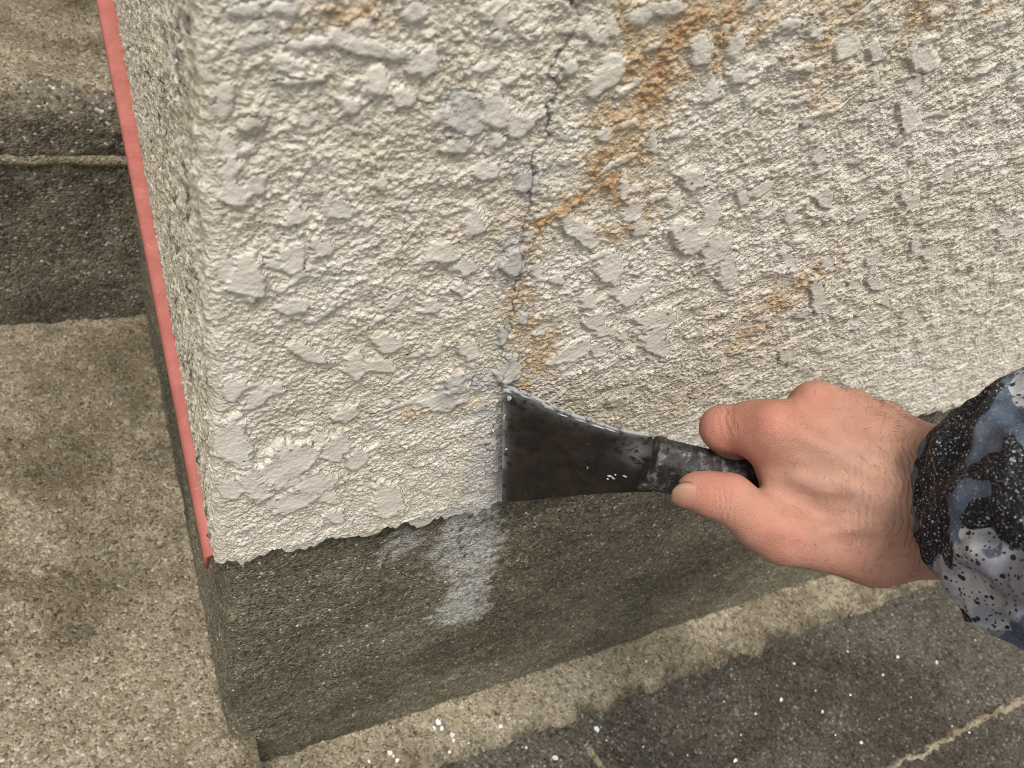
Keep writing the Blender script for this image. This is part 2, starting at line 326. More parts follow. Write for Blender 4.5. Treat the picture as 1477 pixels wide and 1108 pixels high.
# under-lip rows
lips = []
for dpt, dz in ((.012, .003), (.006, .0003), (.002, -.0006)):
    lips.append(np.stack([X[0]-nx[0]*dpt, Y[0]-ny[0]*dpt, PZ[0]*0+rag[0]+dz+.0004*n3[3]], -1))
Vs = np.concatenate([np.array(lips), np.stack([PX, PY, PZ], -1)], 0)
def ext(a): return np.concatenate([np.repeat(a[:1], 3, 0), a], 0).ravel()
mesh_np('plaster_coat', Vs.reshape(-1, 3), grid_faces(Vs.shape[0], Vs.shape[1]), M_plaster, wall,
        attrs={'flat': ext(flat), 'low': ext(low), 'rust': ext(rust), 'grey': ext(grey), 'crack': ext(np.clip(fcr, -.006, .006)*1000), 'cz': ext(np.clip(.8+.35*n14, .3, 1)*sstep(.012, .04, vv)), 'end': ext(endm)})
bm = bmesh.new(); bmesh.ops.create_cube(bm, size=1)
bmesh.ops.transform(bm, matrix=Matrix.Translation((1.11, .66, .51))@Matrix.Diagonal((2.18, 1.28, .98, 1)), verts=bm.verts)
bm_obj('light_block_core', bm, M_core, wall)  # unseen filler box, added behind the plaster sheet to block light
# concrete base under the stucco: front face and the slightly skewed side face
ZB = -.302
U2 = axis((-1.3, -.5, .05), (-.5, 0, .003), (0, .62, .0016), (.62, 2.2, .03)); V2 = axis((ZB-.02, -.26, .003), (-.26, .012, .0016))
u2, v2 = np.meshgrid(U2, V2)
b3, b5, b14, b40 = [samp(T, u2+.2, v2+.4) for T in (T3, T5, T14, T40)]
hb2 = (.22*b3+.25*b5+.25*b14+.5*b40)*.001
def side_x(y): return .0045-.027*y
bx = np.where(u2 > 0, u2+.0045, side_x(-u2)); by = np.where(u2 > 0, .0065, .0065-u2)
rr = np.exp(-(u2/.004)**2)*.0016
bV = np.stack([bx+np.where(u2 <= 0, -hb2+rr, rr), by-np.where(u2 > 0, hb2-rr, -rr), np.where(u2 < .001, np.minimum(v2, -.003), v2)], -1)
pale = np.zeros_like(u2); crk = np.zeros_like(u2)
def bl(pts): return [(lambda q: (q[0]-.0045, q[2]))(on(x, y, 1, .0065)) for x, y in pts]
jx, jz = u2+.003*b14+.002*b5, v2+.003*b40+.002*b5
for pts, w, k in (([(672,755),(668,800)], [.016,.018], 1.), ([(690,750),(695,800),(680,840),(660,880)], [.010,.012,.013,.016], 1.), ([(640,880),(690,880)], [.010,.010], .8), ([(585,778),(572,800)], [.010,.009], .7), ([(610,800),(650,790)], [.008,.012], .4), ([(560,800),(600,770)], [.007,.007], .5)):
    pale = np.maximum(pale, k*sstep(1.15, .7, seg_d(jx, jz, bl(pts), w)))
crk = sstep(1., .4, seg_d(u2+.0008*b5, v2, bl([(664,755),(660,780),(668,795),(672,808)]), [.0007]*4))
mesh_np('concrete_base', bV.reshape(-1, 3), grid_faces(*u2.shape), M_base, wall, attrs={'pale': pale.ravel(), 'crack': crk.ravel()})
# salmon red drip strip under the end face
bm = bmesh.new(); prof = []
ys = np.linspace(.0072, 1.2, 40)
for y in ys:
    xo = -.0036-.0185*y
    prof.append([bm.verts.new(v) for v in ((.012, y, -.0005), (xo+.0035, y, -.0015), (xo+.0012, y, -.0022), (xo, y, -.0042), (xo, y, -.013), (xo+.0015, y, -.013), (xo+.0025, y, -.005), (.012, y, -.004))])
for a, b in zip(prof, prof[1:]):
    for i in range(8): bm.faces.new((a[i], a[(i+1)%8], b[(i+1)%8], b[i]))
bm.faces.new(prof[0]); bm.faces.new(prof[-1])
o = bm_obj('drip_strip', bm, M_red, wall, True); tag(o, 'salmon red strip along the bottom of the side face')

# ---------------------------------------------------------------- pavement in front
ZG = ZB-.006
gx = axis((-60, -2, 6), (-2, -.3, .06), (-.3, 1.3, .004), (1.3, 3, .06), (3, 60, 6)); gy = axis((-60, -2, 6), (-2, -.55, .05), (-.55, .03, .004), (.03, 3, .1), (3, 60, 6))
g1, g2 = np.meshgrid(gx, gy)
near = (g1 > -.3)&(g1 < 1.3)&(g2 > -.55)&(g2 < .03)
gh = (.5*samp(T14, g1, g2)+.9*samp(T40, g1, g2)+.3*samp(T5, g1, g2))*.001*near
o = mesh_np('ground', np.stack([g1, g2, ZG+gh], -1).reshape(-1, 3), grid_faces(*g1.shape), M_ground); tag(o, kind='structure')
# pale mortar strip along the foot of the base, ragged outer edge
sx = axis((-.02, .9, .002), (.9, 2.2, .03)); st = np.linspace(0, 1, 26)
s1, s2 = np.meshgrid(sx, st)
wd = .045+.0016*samp(T40, sx, sx*0+.3)+.0003*samp(T14, sx, sx*0+.2)
yy = .012-s2*(wd[None,:]+.012)
zz = ZB+.002+(.35*samp(T14, s1, yy)+.25*samp(T5, s1, yy)+.5*samp(T40, s1, yy))*.001-.009*sstep(.6, 1.0, s2)-.002*s2
gr_ = np.clip(sstep(.55, .96, s2+.05*samp(T14, s1, yy)+.07*samp(T40, s1, yy)+.03*samp(T5, s1, yy)), 0, 1)
o = mesh_np('mortar_strip', np.stack([s1, yy, zz], -1).reshape(-1, 3), grid_faces(*s1.shape), M_strip2, attrs={'grime': gr_.ravel()}); tag(o, kind='structure')
# thin raised mortar joint between two pavement slabs
sx = axis((-.2, 1.3, .003), (1.3, 3, .05)); st = np.linspace(0, 1, 9); s1, s2 = np.meshgrid(sx, st)
YJ = on(1290, 1105, 2, ZG)[1]*.5+on(1477, 1005, 2, ZG)[1]*.5
wj = .0042+.0012*samp(T14, sx, sx*0+.5)
yy = YJ+(s2-.5)*2*wj[None,:]+.0012*samp(T40, s1, s1*0+.1)
zz = ZG-.0015+.0045*np.sin(s2*math.pi)+.0005*samp(T5, s1, yy)
o = mesh_np('pavement_joint', np.stack([s1, yy, zz], -1).reshape(-1, 3), grid_faces(*s1.shape), M_strip); tag(o, kind='structure')
for nm, pts in (('mortar_smear', [(845,1072),(858,1090),(875,1115)]), ('mortar_smear', [(1243,856),(1234,872),(1226,890)])):
    q = [on(x, y, 2, ZG+.002) for x, y in pts]; bm = bmesh.new(); L = []
    for i, p_ in enumerate(q):
        t = q[min(i+1, len(q)-1)]-q[max(i-1, 0)]; nn = np.array([-t[1], t[0], 0]); nn /= np.linalg.norm(nn)
        w_ = .0028 if pts[0][0] < 900 else .0011
        L.append([bm.verts.new(p_+nn*s*w_+np.array([0, 0, z])) for s, z in ((-1, -.002), (-.5, .0012), (.5, .0012), (1, -.002))])
    for a, b in zip(L, L[1:]):
        for i in range(3): bm.faces.new((a[i], a[i+1], b[i+1], b[i]))
    o = bm_obj(nm, bm, M_strip, None, True); tag(o, kind='structure')

# ---------------------------------------------------------------- steps beside the wall
K = .471
Y1 = (1.044+.162)*K-.162; Z0 = .289-1.113*K; Z1 = .289-.656*K+.001
steps = empty('concrete_steps', (-.4, .2, Z0), 'sandy washed concrete steps climbing beside the end of the stucco wall', 'steps')
def sheet(name, xs, prof, mat, seed, amp=1.0):
    """profile (y,z) polyline swept along x with relief along the profile normal"""
    pr = np.array(prof); L = np.concatenate([[0], np.cumsum(np.hypot(*np.diff(pr, axis=0).T))])
    s_ = np.arange(0, L[-1], .003); y = np.interp(s_, L, pr[:,0]); z = np.interp(s_, L, pr[:,1])
    k = np.ones(5)/5; yp = np.pad(y, 2, 'edge'); zp = np.pad(z, 2, 'edge'); y = np.convolve(yp, k, 'valid'); z = np.convolve(zp, k, 'valid')
    ty, tz = np.gradient(y), np.gradient(z); l_ = np.hypot(ty, tz); nyv, nzv = -tz/l_, ty/l_
    a, b_ = np.meshgrid(xs, s_)
    h = (.35*samp(T5, a+seed, b_)+.35*samp(T14, a+seed, b_)+.7*samp(T40, a+seed, b_))*.001*amp
    V = np.stack([a, y[:,None]+nyv[:,None]*h, z[:,None]+nzv[:,None]*h], -1)
    return mesh_np(name, V.reshape(-1, 3), grid_faces(len(s_), len(xs)), mat, steps)
xs = axis((-1.6, -.45, .02), (-.45, .02, .003))
ZN = .289-.766*K                                          # underside of the top slab
sheet('tread', xs, [(-.16, ZG-.05), (-.16, Z0-.012), (-.148, Z0), (Y1+.02, Z0)], M_step, 0)
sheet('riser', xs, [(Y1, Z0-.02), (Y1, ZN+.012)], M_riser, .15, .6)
sheet('mortar_line', xs, [(Y1+.004, ZN-.007), (Y1-.004, ZN-.004), (Y1-.004, ZN+.002), (Y1+.002, ZN+.006)], M_strip, .1, .6)
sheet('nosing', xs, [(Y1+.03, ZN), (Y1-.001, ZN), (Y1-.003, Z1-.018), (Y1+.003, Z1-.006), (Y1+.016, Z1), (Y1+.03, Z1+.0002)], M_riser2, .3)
yg = on(80, 88, 2, Z1)[1]
sheet('tread', xs, [(Y1+.006, Z1-.006), (Y1+.018, Z1), (yg-.003, Z1), (yg, Z1-.0035), (yg+.003, Z1), (1.02, Z1)], M_step, .4)
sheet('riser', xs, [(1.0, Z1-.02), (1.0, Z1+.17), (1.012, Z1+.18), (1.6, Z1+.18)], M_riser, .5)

# ---------------------------------------------------------------- paint flakes on the ground
def flake_mesh(i):
    r = random.Random(i); bm = bmesh.new(); k = r.randint(5, 7); top = []; bot = []
    for j in range(k):
        a = 6.283*j/k+r.uniform(-.3, .3); q = r.uniform(.6, 1.1)
        top.append(bm.verts.new((q*math.cos(a), q*math.sin(a)*.7, .30+r.uniform(-.1, .2)))); bot.append(bm.verts.new((q*.95*math.cos(a), q*.66*math.sin(a), 0)))
    bm.faces.new(top); bm.faces.new(bot[::-1])
    for j in range(k): bm.faces.new((top[j], bot[j], bot[(j+1)%k], top[(j+1)%k]))
    me = bpy.data.meshes.new('paint_flake'); bmesh.ops.recalc_face_normals(bm, faces=bm.faces[:]); bm.to_mesh(me); bm.free(); me.materials.append(M_flake); return me
FM = [flake_mesh(i) for i in range(6)]
z7 = "145 893 2;530 622 2;680 655 2;475 770 3;645 820 2.6;370 828 1.8;760 750 1.8;805 948 3;955 595 3;1115 618 3.4;285 1022 3.4;895 668 1.8;1275 525 1.6;915 715 1.2;310 915 1.6;750 572 1.8;240 778 1.6;618 733 1.4;1250 905 1.8;700 915 1.3;410 655 1.3;1180 880 1.6;330 560 1.1;880 850 1.1;560 905 1.3;1010 760 1.2;205 915 1.1;90 1000 1.4;430 1010 1.2;975 690 1.2"
z6 = "1140 955 4;980 1070 4;865 1028 2.2;1325 1027 2;1250 860 1.6;1180 1000 1.4"
FL = [(960+float(a)/2.857, 740+float(b)/2.857, float(c)) for a, b, c in (r.split() for r in z7.split(';'))]
FL += [(440+float(a)/2.715, 700+float(b)/2.715, float(c)) for a, b, c in (r.split() for r in z6.split(';'))]
z5 = "765 945 3;915 865 2.6;1335 690 2;1300 595 2;800 915 1.6;565 1045 2;520 930 4;535 955 3;575 980 4.2;580 1000 2.6;505 950 2.4;330 1050 3.4;360 1078 2.6;345 1062 2;420 1040 1.6;470 1030 1.6;640 1010 1.4;700 960 1.4;840 840 1.4;250 1080 2;1010 770 1.2"
FS = [(440+float(a)/2.715, 700+float(b)/2.715, float(c)) for a, b, c in (r.split() for r in z5.split(';'))]
for i, (x, y, s_) in enumerate(FL+FS):
    strip = i >= len(FL); zp = ZB+.0005 if strip else ZG+.0004
    p_ = on(x, y, 2, zp); o = bpy.data.objects.new('paint_flake', FM[i%6]); link(o)
    o.location = p_; s_ *= .0008; o.scale = (s_, s_, s_*1.2); o.rotation_euler = (random.uniform(-.2, .2), random.uniform(-.2, .2), random.uniform(0, 6.28))
    if strip: tag(o, 'small white paint flake lying on the pale mortar strip', 'paint flake', 'paint flakes on the mortar strip')
    else: tag(o, 'small white paint flake lying on the dark pavement', 'paint flake', 'paint flakes on the pavement')

# ---------------------------------------------------------------- scraper
def steel():
    m, nt, b = newmat('dirty_dark_steel'); n = N(nt)
    c = n.mix(n.rng(n.noise(110, 8, .78), .40, .62), (.014,.013,.012), (.038,.025,.017))
    c = n.mix(n.rng(n.noise(60, 7, .75), .52, .68, 0, .6), c, (.04,.04,.038))
    k = n.math('MULTIPLY', n.attr('edge'), n.rng(n.noise(260, 5, .7), .36, .54))
    c = n.mix(k, c, (.40,.41,.42))
    sc = n.math('MULTIPLY', n.rng(n.noise(150, 6, .75, 1.5), .62, .72), .5); c = n.mix(sc, c, (.30,.31,.32))
    n.l(c, b.inputs['Base Color']); b.inputs['Metallic'].default_value = .25
    n.l(n.rng(n.noise(120, 4), .3, .7, .38, .62), b.inputs['Roughness'])
    n.l(n.bump(n.noise(420, 5, .7), .0003, .7), b.inputs['Normal']); return m
M_steel = steel()
def hndl():
    m, nt, b = newmat('worn_black_handle'); n = N(nt)
    c = n.mix(n.rng(n.noise(320, 6, .75), .40, .64), (.014,.013,.013), (.05,.046,.044))
    c = n.mix(n.rng(n.noise(260, 6, .8), .52, .66, 0, .7), c, (.26,.25,.245))
    n.l(c, b.inputs['Base Color']); b.inputs['Roughness'].default_value = .5
    n.l(n.bump(n.noise(600, 3, .7), .00014, .7), b.inputs['Normal']); return m
M_handle = hndl()
M_crust = simple('grey_white_paint_crust', (.50,.51,.51), .8, var=.25, scale=300, bumpd=.0005, bs=800)
tip = on(726, 556, 1, -.0022); rb = ray(724, 722); db = (-.009-CAM[1])/rb[1]; bot = CAM+db*rb; DN = .287
neck = P(940, 668, DN)
scr = empty('paint_scraper', tuple(bot), 'dark steel paint scraper with black handle gripped in the hand, blade against the stucco', 'scraper')
pn = np.cross(neck-tip, bot-tip); pn /= np.linalg.norm(pn)
if pn @ (CAM-tip) < 0: pn = -pn
def onblade(x, y):
    r = ray(x, y); return CAM+((tip-CAM)@pn)/(r@pn)*r
TOPC = [(726,556),(738,559),(755,565),(775,575),(800,587),(825,598),(850,606),(875,614),(900,621),(920,625),(941,628)]
BOTC = [(724,722),(738,722),(755,721),(775,719),(800,716),(825,714),(850,712),(875,710),(900,709),(920,708),(941,708)]
rows = []; ed = []
NB = 28
for (a, b) in zip(TOPC, BOTC):
    rows.append([onblade(a[0]+(b[0]-a[0])*t, a[1]+(b[1]-a[1])*t) for t in np.linspace(0, 1, NB)])
rows = np.array(rows); rows2 = [rows[0]]
for i in range(len(rows)-1):
    for t in (.25, .5, .75, 1): rows2.append(rows[i]*(1-t)+rows[i+1]*t)
rows = np.array(rows2); nr_ = len(rows)
ii, jj = np.meshgrid(np.arange(nr_), np.arange(NB), indexing='ij')
th = np.where(ii < 4, .00015+.00045*ii/4, .0006)[...,None]
fr = rows+pn*th; bk = rows-pn*th
edge = np.maximum(np.exp(-jj/1.3)*.95, np.exp(-ii/1.6)*.9*(.35+.65*(jj < 20))); edge = np.maximum(edge, .55*np.exp(-((ii-36)/4.)**2-((jj-8)/6.)**2))
edge = np.maximum(edge, .8*np.exp(-(ii/5.)**2-(jj/4.)**2))
Vb = np.concatenate([fr.reshape(-1, 3), bk.reshape(-1, 3)]); Fb = grid_faces(nr_, NB); nb = nr_*NB
idx = np.arange(nb).reshape(nr_, NB); loop = np.concatenate([idx[0], idx[1:,-1], idx[-1,-2::-1], idx[-2:0:-1,0]])
Fs_ = np.stack([loop, loop+nb, np.roll(loop, -1)+nb, np.roll(loop, -1)], -1)
bo = mesh_np('blade', Vb, np.concatenate([Fb[:,::-1], Fb+nb, Fs_]), M_steel, scr, smooth=False, attrs={'edge': np.concatenate([edge.ravel()]*2)})
# crust lumps of paint on the blade: along the spine, on the sharp edge, and a few spots
bm = bmesh.new(); rr_ = random.Random(5)
def lump(c, a, b_, hgt):
    k = 8; ce = bm.verts.new(c+pn*hgt); e1 = (rows[-1,0]-rows[0,0]); e1 /= np.linalg.norm(e1); e2 = np.cross(pn, e1); ang0 = rr_.uniform(-.3, .3)
    ring = []
    for q in range(k):
        w_ = rr_.uniform(.6, 1.15); t = 6.283*q/k
        ring.append(bm.verts.new(c+e1*(a*w_*math.cos(t)*math.cos(ang0))+e2*(b_*w_*math.sin(t))+pn*(.0001)))
    for q in range(k): bm.faces.new((ce, ring[q], ring[(q+1)%k]))
for x, y, a, b_ in ((745,563,3.2,1.1),(732,562,2,1.6),(760,571,3,.8),(793,586,2.6,1.0),(786,582,1.5,.8),(812,597,2.8,.5),(838,605,3,.5),(862,613,3.4,.6),(880,618,3,.5),(728,600,.5,2.6),(731,646,.8,.7),
                    (880,685,1.2,.8),(885,688,.9,.7),(877,689,.7,.5),(888,683,.6,.5),(901,685,1.2,.6),(735,573,1,1.6),(848,673,.3,.3)):
    lump(onblade(x, y)+pn*.0006, a*.001, b_*.001, .0005)
tag(bm_obj('paint_crust', bm, M_crust, bo, True), kind='stuff')
# handle: chamfered bar swept from the neck into the fist
hA = P(940, 668, DN); hB = P(1268, 738, .3065)
ha = (hB-hA)/np.linalg.norm(hB-hA); he = rows[-1,0]-rows[-1,-1]; he -= ha*(he@ha); he /= np.linalg.norm(he); hn = np.cross(ha, he)
if hn @ (CAM-hA) < 0: hn = -hn
hl = np.linalg.norm(hB-hA); bm = bmesh.new(); rings = []
for s_, hh, ht in ((-.002,.0100,.0030),(-.002,.0118,.0058),(-.0012,.0122,.0064),(.0012,.0122,.0064),(.0020,.0116,.0062),(.012,.0110,.0068),(.026,.0100,.0074),(.045,.0094,.0080),(.065,.0100,.0082),(hl-.006,.0105,.0082),(hl-.001,.0090,.0070),(hl,.0070,.0050)):
    c = hA+ha*s_
    pr = [(.55,1),(-.62,1),(-.9,.78),(-1,.3),(-1,-.5),(-.7,-1),(.7,-1),(1,-.5),(1,.05),(.93,.35)]
    rings.append([bm.verts.new(c+he*(a*hh)+hn*(b_*ht)) for a, b_ in pr])
for a, b in zip(rings, rings[1:]):
    for i in range(10): bm.faces.new((a[i], a[(i+1)%10], b[(i+1)%10], b[i]))
bm.faces.new(rings[0]); bm.faces.new(rings[-1])
bmesh.ops.bevel(bm, geom=[e for e in bm.edges if e.calc_length() > .006], offset=.0005, segments=1, affect='EDGES')
bm_obj('handle', bm, M_handle, scr)

# ---------------------------------------------------------------- hand (one continuous surface from a distance field)
def smin(a, b, k):
    h = np.clip(.5+.5*(b-a)/k, 0, 1); return b*(1-h)+a*h-k*h*(1-h)
J3 = lambda x, y, d: tocam(P(x, y, d))*1000.0                  # mm in the camera frame
GRID = 1.0
lo = np.array([J3(955,660,.30)[0], J3(1200,880,.27)[1], -345.]); hi = np.array([J3(1480,700,.25)[0]+2, J3(1165,520,.30)[1]+3, -232.])
gxs = [np.arange(lo[i], hi[i], GRID) for i in range(3)]
GX, GY, GZ = [g.astype(np.float32) for g in np.meshgrid(*gxs, indexing='ij')]
def cone(a, ra, b, rb, fl=1.0):
    a = np.asarray(a); b = np.asarray(b); ab = b-a; L2 = ab@ab
    px, py, pz = GX-a[0], GY-a[1], GZ-a[2]
    t = np.clip((px*ab[0]+py*ab[1]+pz*ab[2])/L2, 0, 1)
    return np.sqrt((px-t*ab[0])**2+(py-t*ab[1])**2+((pz-t*ab[2])/fl)**2)-(ra+(rb-ra)*t)
def chain(pts, k):
    f = None
    for (x0,y0,d0,r0), (x1,y1,d1,r1) in zip(pts, pts[1:]):
        c = cone(J3(x0,y0,d0), r0, J3(x1,y1,d1), r1); f = c if f is None else smin(f, c, k)
    return f
palm = cone(J3(1335,738,.274), 16, J3(1122,626,.272), 11.0)
for a, ra, b, rb in (((1340,708,.274),16,(1178,592,.279),10.8), ((1345,695,.277),16,(1226,598,.287),10.2), ((1345,690,.281),16,(1272,612,.293),9.6),
                     ((1335,765,.277),15.5,(1262,786,.279),14.6), ((1262,786,.279),14.6,(1128,767,.273),11.2), ((1262,735,.273),16,(1160,690,.276),12.),
                     ((1300,740,.274),17,(1200,660,.274),13), ((1112,655,.2760),7.6,(1134,702,.2775),9.0), ((1300,700,.290),15,(1230,670,.296),13)):
    palm = smin(palm, cone(J3(*a), ra, J3(*b), rb), 5.2)
arm = smin(cone(J3(1340,752,.276), 17.5, J3(1500,790,.262), 20), cone(J3(1340,692,.277), 17, J3(1500,700,.262), 20), 10.)
palm = smin(palm, arm, 9.0)
# knuckle caps and extensor ridges
for (x,y,d), r in (((1112,612,.2655), 7.5), ((1172,580,.2725), 6.5), ((1222,588,.2810), 6.0)):
    palm = smin(palm, np.sqrt((GX-J3(x,y,d)[0])**2+(GY-J3(x,y,d)[1])**2+(GZ-J3(x,y,d)[2])**2)-r, 6.0)
for pts in ([(1120,612,.2615,2.0),(1210,655,.2605,1.6),(1300,705,.2595,1.5)], [(1178,585,.2705,2.0),(1240,640,.2645,1.5),(1310,690,.2615,1.5)],
            [(1150,690,.2655,1.6),(1185,703,.2625,1.7),(1225,702,.2602,1.7),(1262,722,.2592,1.5),(1310,735,.2590,1.2)],
            [(1118,762,.2630,2.2),(1170,768,.2640,1.6),(1260,755,.2615,1.4),(1320,748,.2590,1.4)]):
    palm = smin(palm, chain(pts, 2.0), 4.5)
index = chain([(1122,622,.2725,11.0),(1088,618,.2755,10.3),(1046,619,.2825,8.6),(1066,672,.3125,7.8),(1105,706,.3185,7.2)], 2.2)
index = smin(index, np.sqrt((GX-J3(1040,616,.282)[0])**2+(GY-J3(1040,616,.282)[1])**2+(GZ-J3(1040,616,.282)[2])**2)-7.6, 3)
F_ = smin(palm, index, 4.5)
mid = chain([(1178,594,.281,10.3),(1108,632,.316,8.6),(1118,700,.328,7.8),(1160,716,.322,7.2)], 2.2); F_ = smin(F_, mid, 4.0)
ring = chain([(1226,602,.289,9.8),(1158,640,.322,8.0),(1165,706,.331,7.4),(1205,722,.323,6.8)], 2.2); F_ = smin(F_, ring, 3.5)
pink = chain([(1268,614,.295,8.8),(1210,655,.325,7.0),(1215,712,.331,6.4),(1248,726,.323,6.0)], 2.2); F_ = smin(F_, pink, 3.5)
thumb = chain([(1130,768,.273,11.2),(1095,752,.2715,9.8),(1052,719,.2700,8.8),(1022,712,.2705,7.7),(1003,708,.2715,6.9)], 3.0)
F_ = smin(F_, thumb, 4.5)
# nail bed: shallow cut on the side of the thumb tip that faces the camera
NAIL_C = J3(996, 712, .2660)
def surf_nets(F, org, h):
    s = F < 0; sh = np.array(F.shape)-1
    cnt = sum(s[i:sh[0]+i, j:sh[1]+j, k:sh[2]+k].astype(np.int8) for i in (0,1) for j in (0,1) for k in (0,1))
    act = (cnt > 0)&(cnt < 8); c = np.argwhere(act); vid = -np.ones(act.shape, np.int64); vid[act] = np.arange(len(c))
    acc = np.zeros((len(c), 3)); num = np.zeros(len(c))
    for ax in range(3):
        o1, o2 = [q for q in range(3) if q != ax]
        for p_ in (0,1):
            for q in (0,1):
                A = c.copy(); A[:,o1] += p_; A[:,o2] += q; B = A.copy(); B[:,ax] += 1
                fa = F[tuple(A.T)]; fb = F[tuple(B.T)]; m = (fa < 0) != (fb < 0)
                t = np.where(m, fa/np.where(m, fa-fb, 1), 0); pt = A.astype(float); pt[:,ax] += t
                acc[m] += pt[m]; num += m
    V = acc/num[:,None]*h+org; quads = []
    for ax in range(3):
        o1, o2 = [(1,2),(2,0),(0,1)][ax]
        a = [slice(None)]*3; b = [slice(None)]*3; a[ax] = slice(0,-1); b[ax] = slice(1,None)
        ch = s[tuple(a)] != s[tuple(b)]; e = np.argwhere(ch); e = e[(e[:,o1] > 0)&(e[:,o2] > 0)&(e[:,o1] < sh[o1])&(e[:,o2] < sh[o2])]
        d1 = np.zeros(3, int); d1[o1] = 1; d2 = np.zeros(3, int); d2[o2] = 1
        q = np.stack([vid[tuple((e-d1-d2).T)], vid[tuple((e-d2).T)], vid[tuple(e.T)], vid[tuple((e-d1).T)]], -1)
        fl = ~s[tuple(e.T)]; q[fl] = q[fl][:,::-1]; quads.append(q)
    return V, np.concatenate(quads)
HV, HF = surf_nets(F_, lo, GRID)
# light smoothing
E_ = np.concatenate([HF[:,[0,1]], HF[:,[1,2]], HF[:,[2,3]], HF[:,[3,0]]])
for _ in range(4):
    ac = np.zeros_like(HV); nm_ = np.zeros(len(HV)); np.add.at(ac, E_[:,0], HV[E_[:,1]]); np.add.at(nm_, E_[:,0], 1); np.add.at(ac, E_[:,1], HV[E_[:,0]]); np.add.at(nm_, E_[:,1], 1)
    HV = HV*.45+.55*ac/nm_[:,None]
def g3(x, y, d, r): q = J3(x, y, d); return np.exp(-((HV-q)**2).sum(1)/r**2)
red = 0.75*g3(1112,606,.262,12)+.55*g3(1172,572,.270,11)+.35*g3(1225,585,.28,9)+.7*g3(1030,615,.28,12)+.55*g3(1120,770,.262,12)+.5*g3(1005,712,.268,13)+.55*g3(1080,660,.275,12)+.45*g3(1200,830,.27,22)+.3*g3(1052,712,.262,12)
pxh = CX+FOC*HV[:,0]/-HV[:,2]; pyh = CY-FOC*HV[:,1]/-HV[:,2]
wr = sstep(1170, 1260, pxh)*sstep(1365, 1335, pxh)*sstep(600, 650, pyh)*sstep(820, 760, pyh)      # fine wrist creases zone
th_ = np.exp(-((pxh-1046)/22)**2)*sstep(690, 705, pyh)*sstep(760, 740, pyh)
vein = np.zeros(len(HV))
for pts in ([(1150,690),(1185,704),(1225,702),(1262,722),(1310,735)], [(1200,655),(1250,650),(1320,680)], [(1170,768),(1230,752),(1290,760),(1330,750)], [(1225,702),(1240,660),(1265,630)]):
    vein = np.maximum(vein, sstep(1., .1, seg_d(pxh+3*np.sin(pyh*.11), pyh+3*np.sin(pxh*.07), pts, [9.]*len(pts))))
vein *= HV[:,2] > -282
def skin():
    m, nt, b = newmat('skin'); n = N(nt)
    c = n.mix(n.rng(n.noise(45, 5, .6), .3, .7), (.435,.228,.158), (.52,.295,.215))
    c = n.mix(n.rng(n.noise(70, 3, .6), .5, .72, 0, .35), c, (.37,.17,.115))
    c = n.mix(n.math('MULTIPLY', n.attr('vein'), .45), c, (.36,.22,.175))
    c = n.mix(n.rng(n.attr('red'), 0, 1.1, 0, .7), c, (.54,.175,.125))
    c = n.mix(n.rng(n.noise(500, 3, .6), .55, .75, 0, .3), c, (.42,.19,.12))
    n.l(c, b.inputs['Base Color']); b.inputs['Roughness'].default_value = .6; b.inputs['Specular IOR Level'].default_value = .3
    b.inputs['Subsurface Weight'].default_value = 0; b.inputs['Subsurface Radius'].default_value = (1., .35, .18); b.inputs['Subsurface Scale'].default_value = .003
    co = n.co(); mp = n.n('Mapping'); n.l(co, mp.inputs['Vector'])
    ax_ = RC[:,0]; w = n.n('TexWave', bands_direction='X'); w.inputs['Scale'].default_value = 135; w.inputs['Distortion'].default_value = 9.; w.inputs['Detail'].default_value = 2; w.inputs['Detail Scale'].default_value = .9
    n.l(co, w.inputs['Vector'])
    cr = n.math('MULTIPLY', w.outputs['Fac'], n.attr('crease'))
    v = n.vor(1300, 'DISTANCE_TO_EDGE'); e = n.rng(v.outputs['Distance'], 0, .2, 0, 1)
    h = n.math('ADD', n.math('MULTIPLY', e, .34), n.math('ADD', n.math('MULTIPLY', n.noise(260, 4, .6), .8), n.math('MULTIPLY', cr, .75)))
    n.l(n.bump(h, .00042, .85), b.inputs['Normal']); return m
M_skin = skin()
person = empty('person', tuple(P(1340, 720, .276)), 'bare hand in a camouflage sleeve gripping the paint scraper by its handle', 'person')
# local frame whose X runs along the picture's right so that the wrist creases can run across it
def cam_obj(o):
    mw = Matrix([[*RC[0], CAM[0]], [*RC[1], CAM[1]], [*RC[2], CAM[2]], [0,0,0,1]]); o.matrix_world = mw
def cam_parent(o, parent):
    mw = Matrix([[*RC[0], CAM[0]], [*RC[1], CAM[1]], [*RC[2], CAM[2]], [0,0,0,1]])
    o.parent = parent; o.matrix_parent_inverse = Matrix.Translation(-Vector(parent.location)); o.matrix_basis = mw
hand = mesh_np('hand', HV*.001, HF, M_skin, None, attrs={'red': red, 'crease': wr+.8*th_+.7*np.exp(-((pxh-1052)/20)**2)*sstep(640, 625, pyh), 'vein': vein}); cam_parent(hand, person)
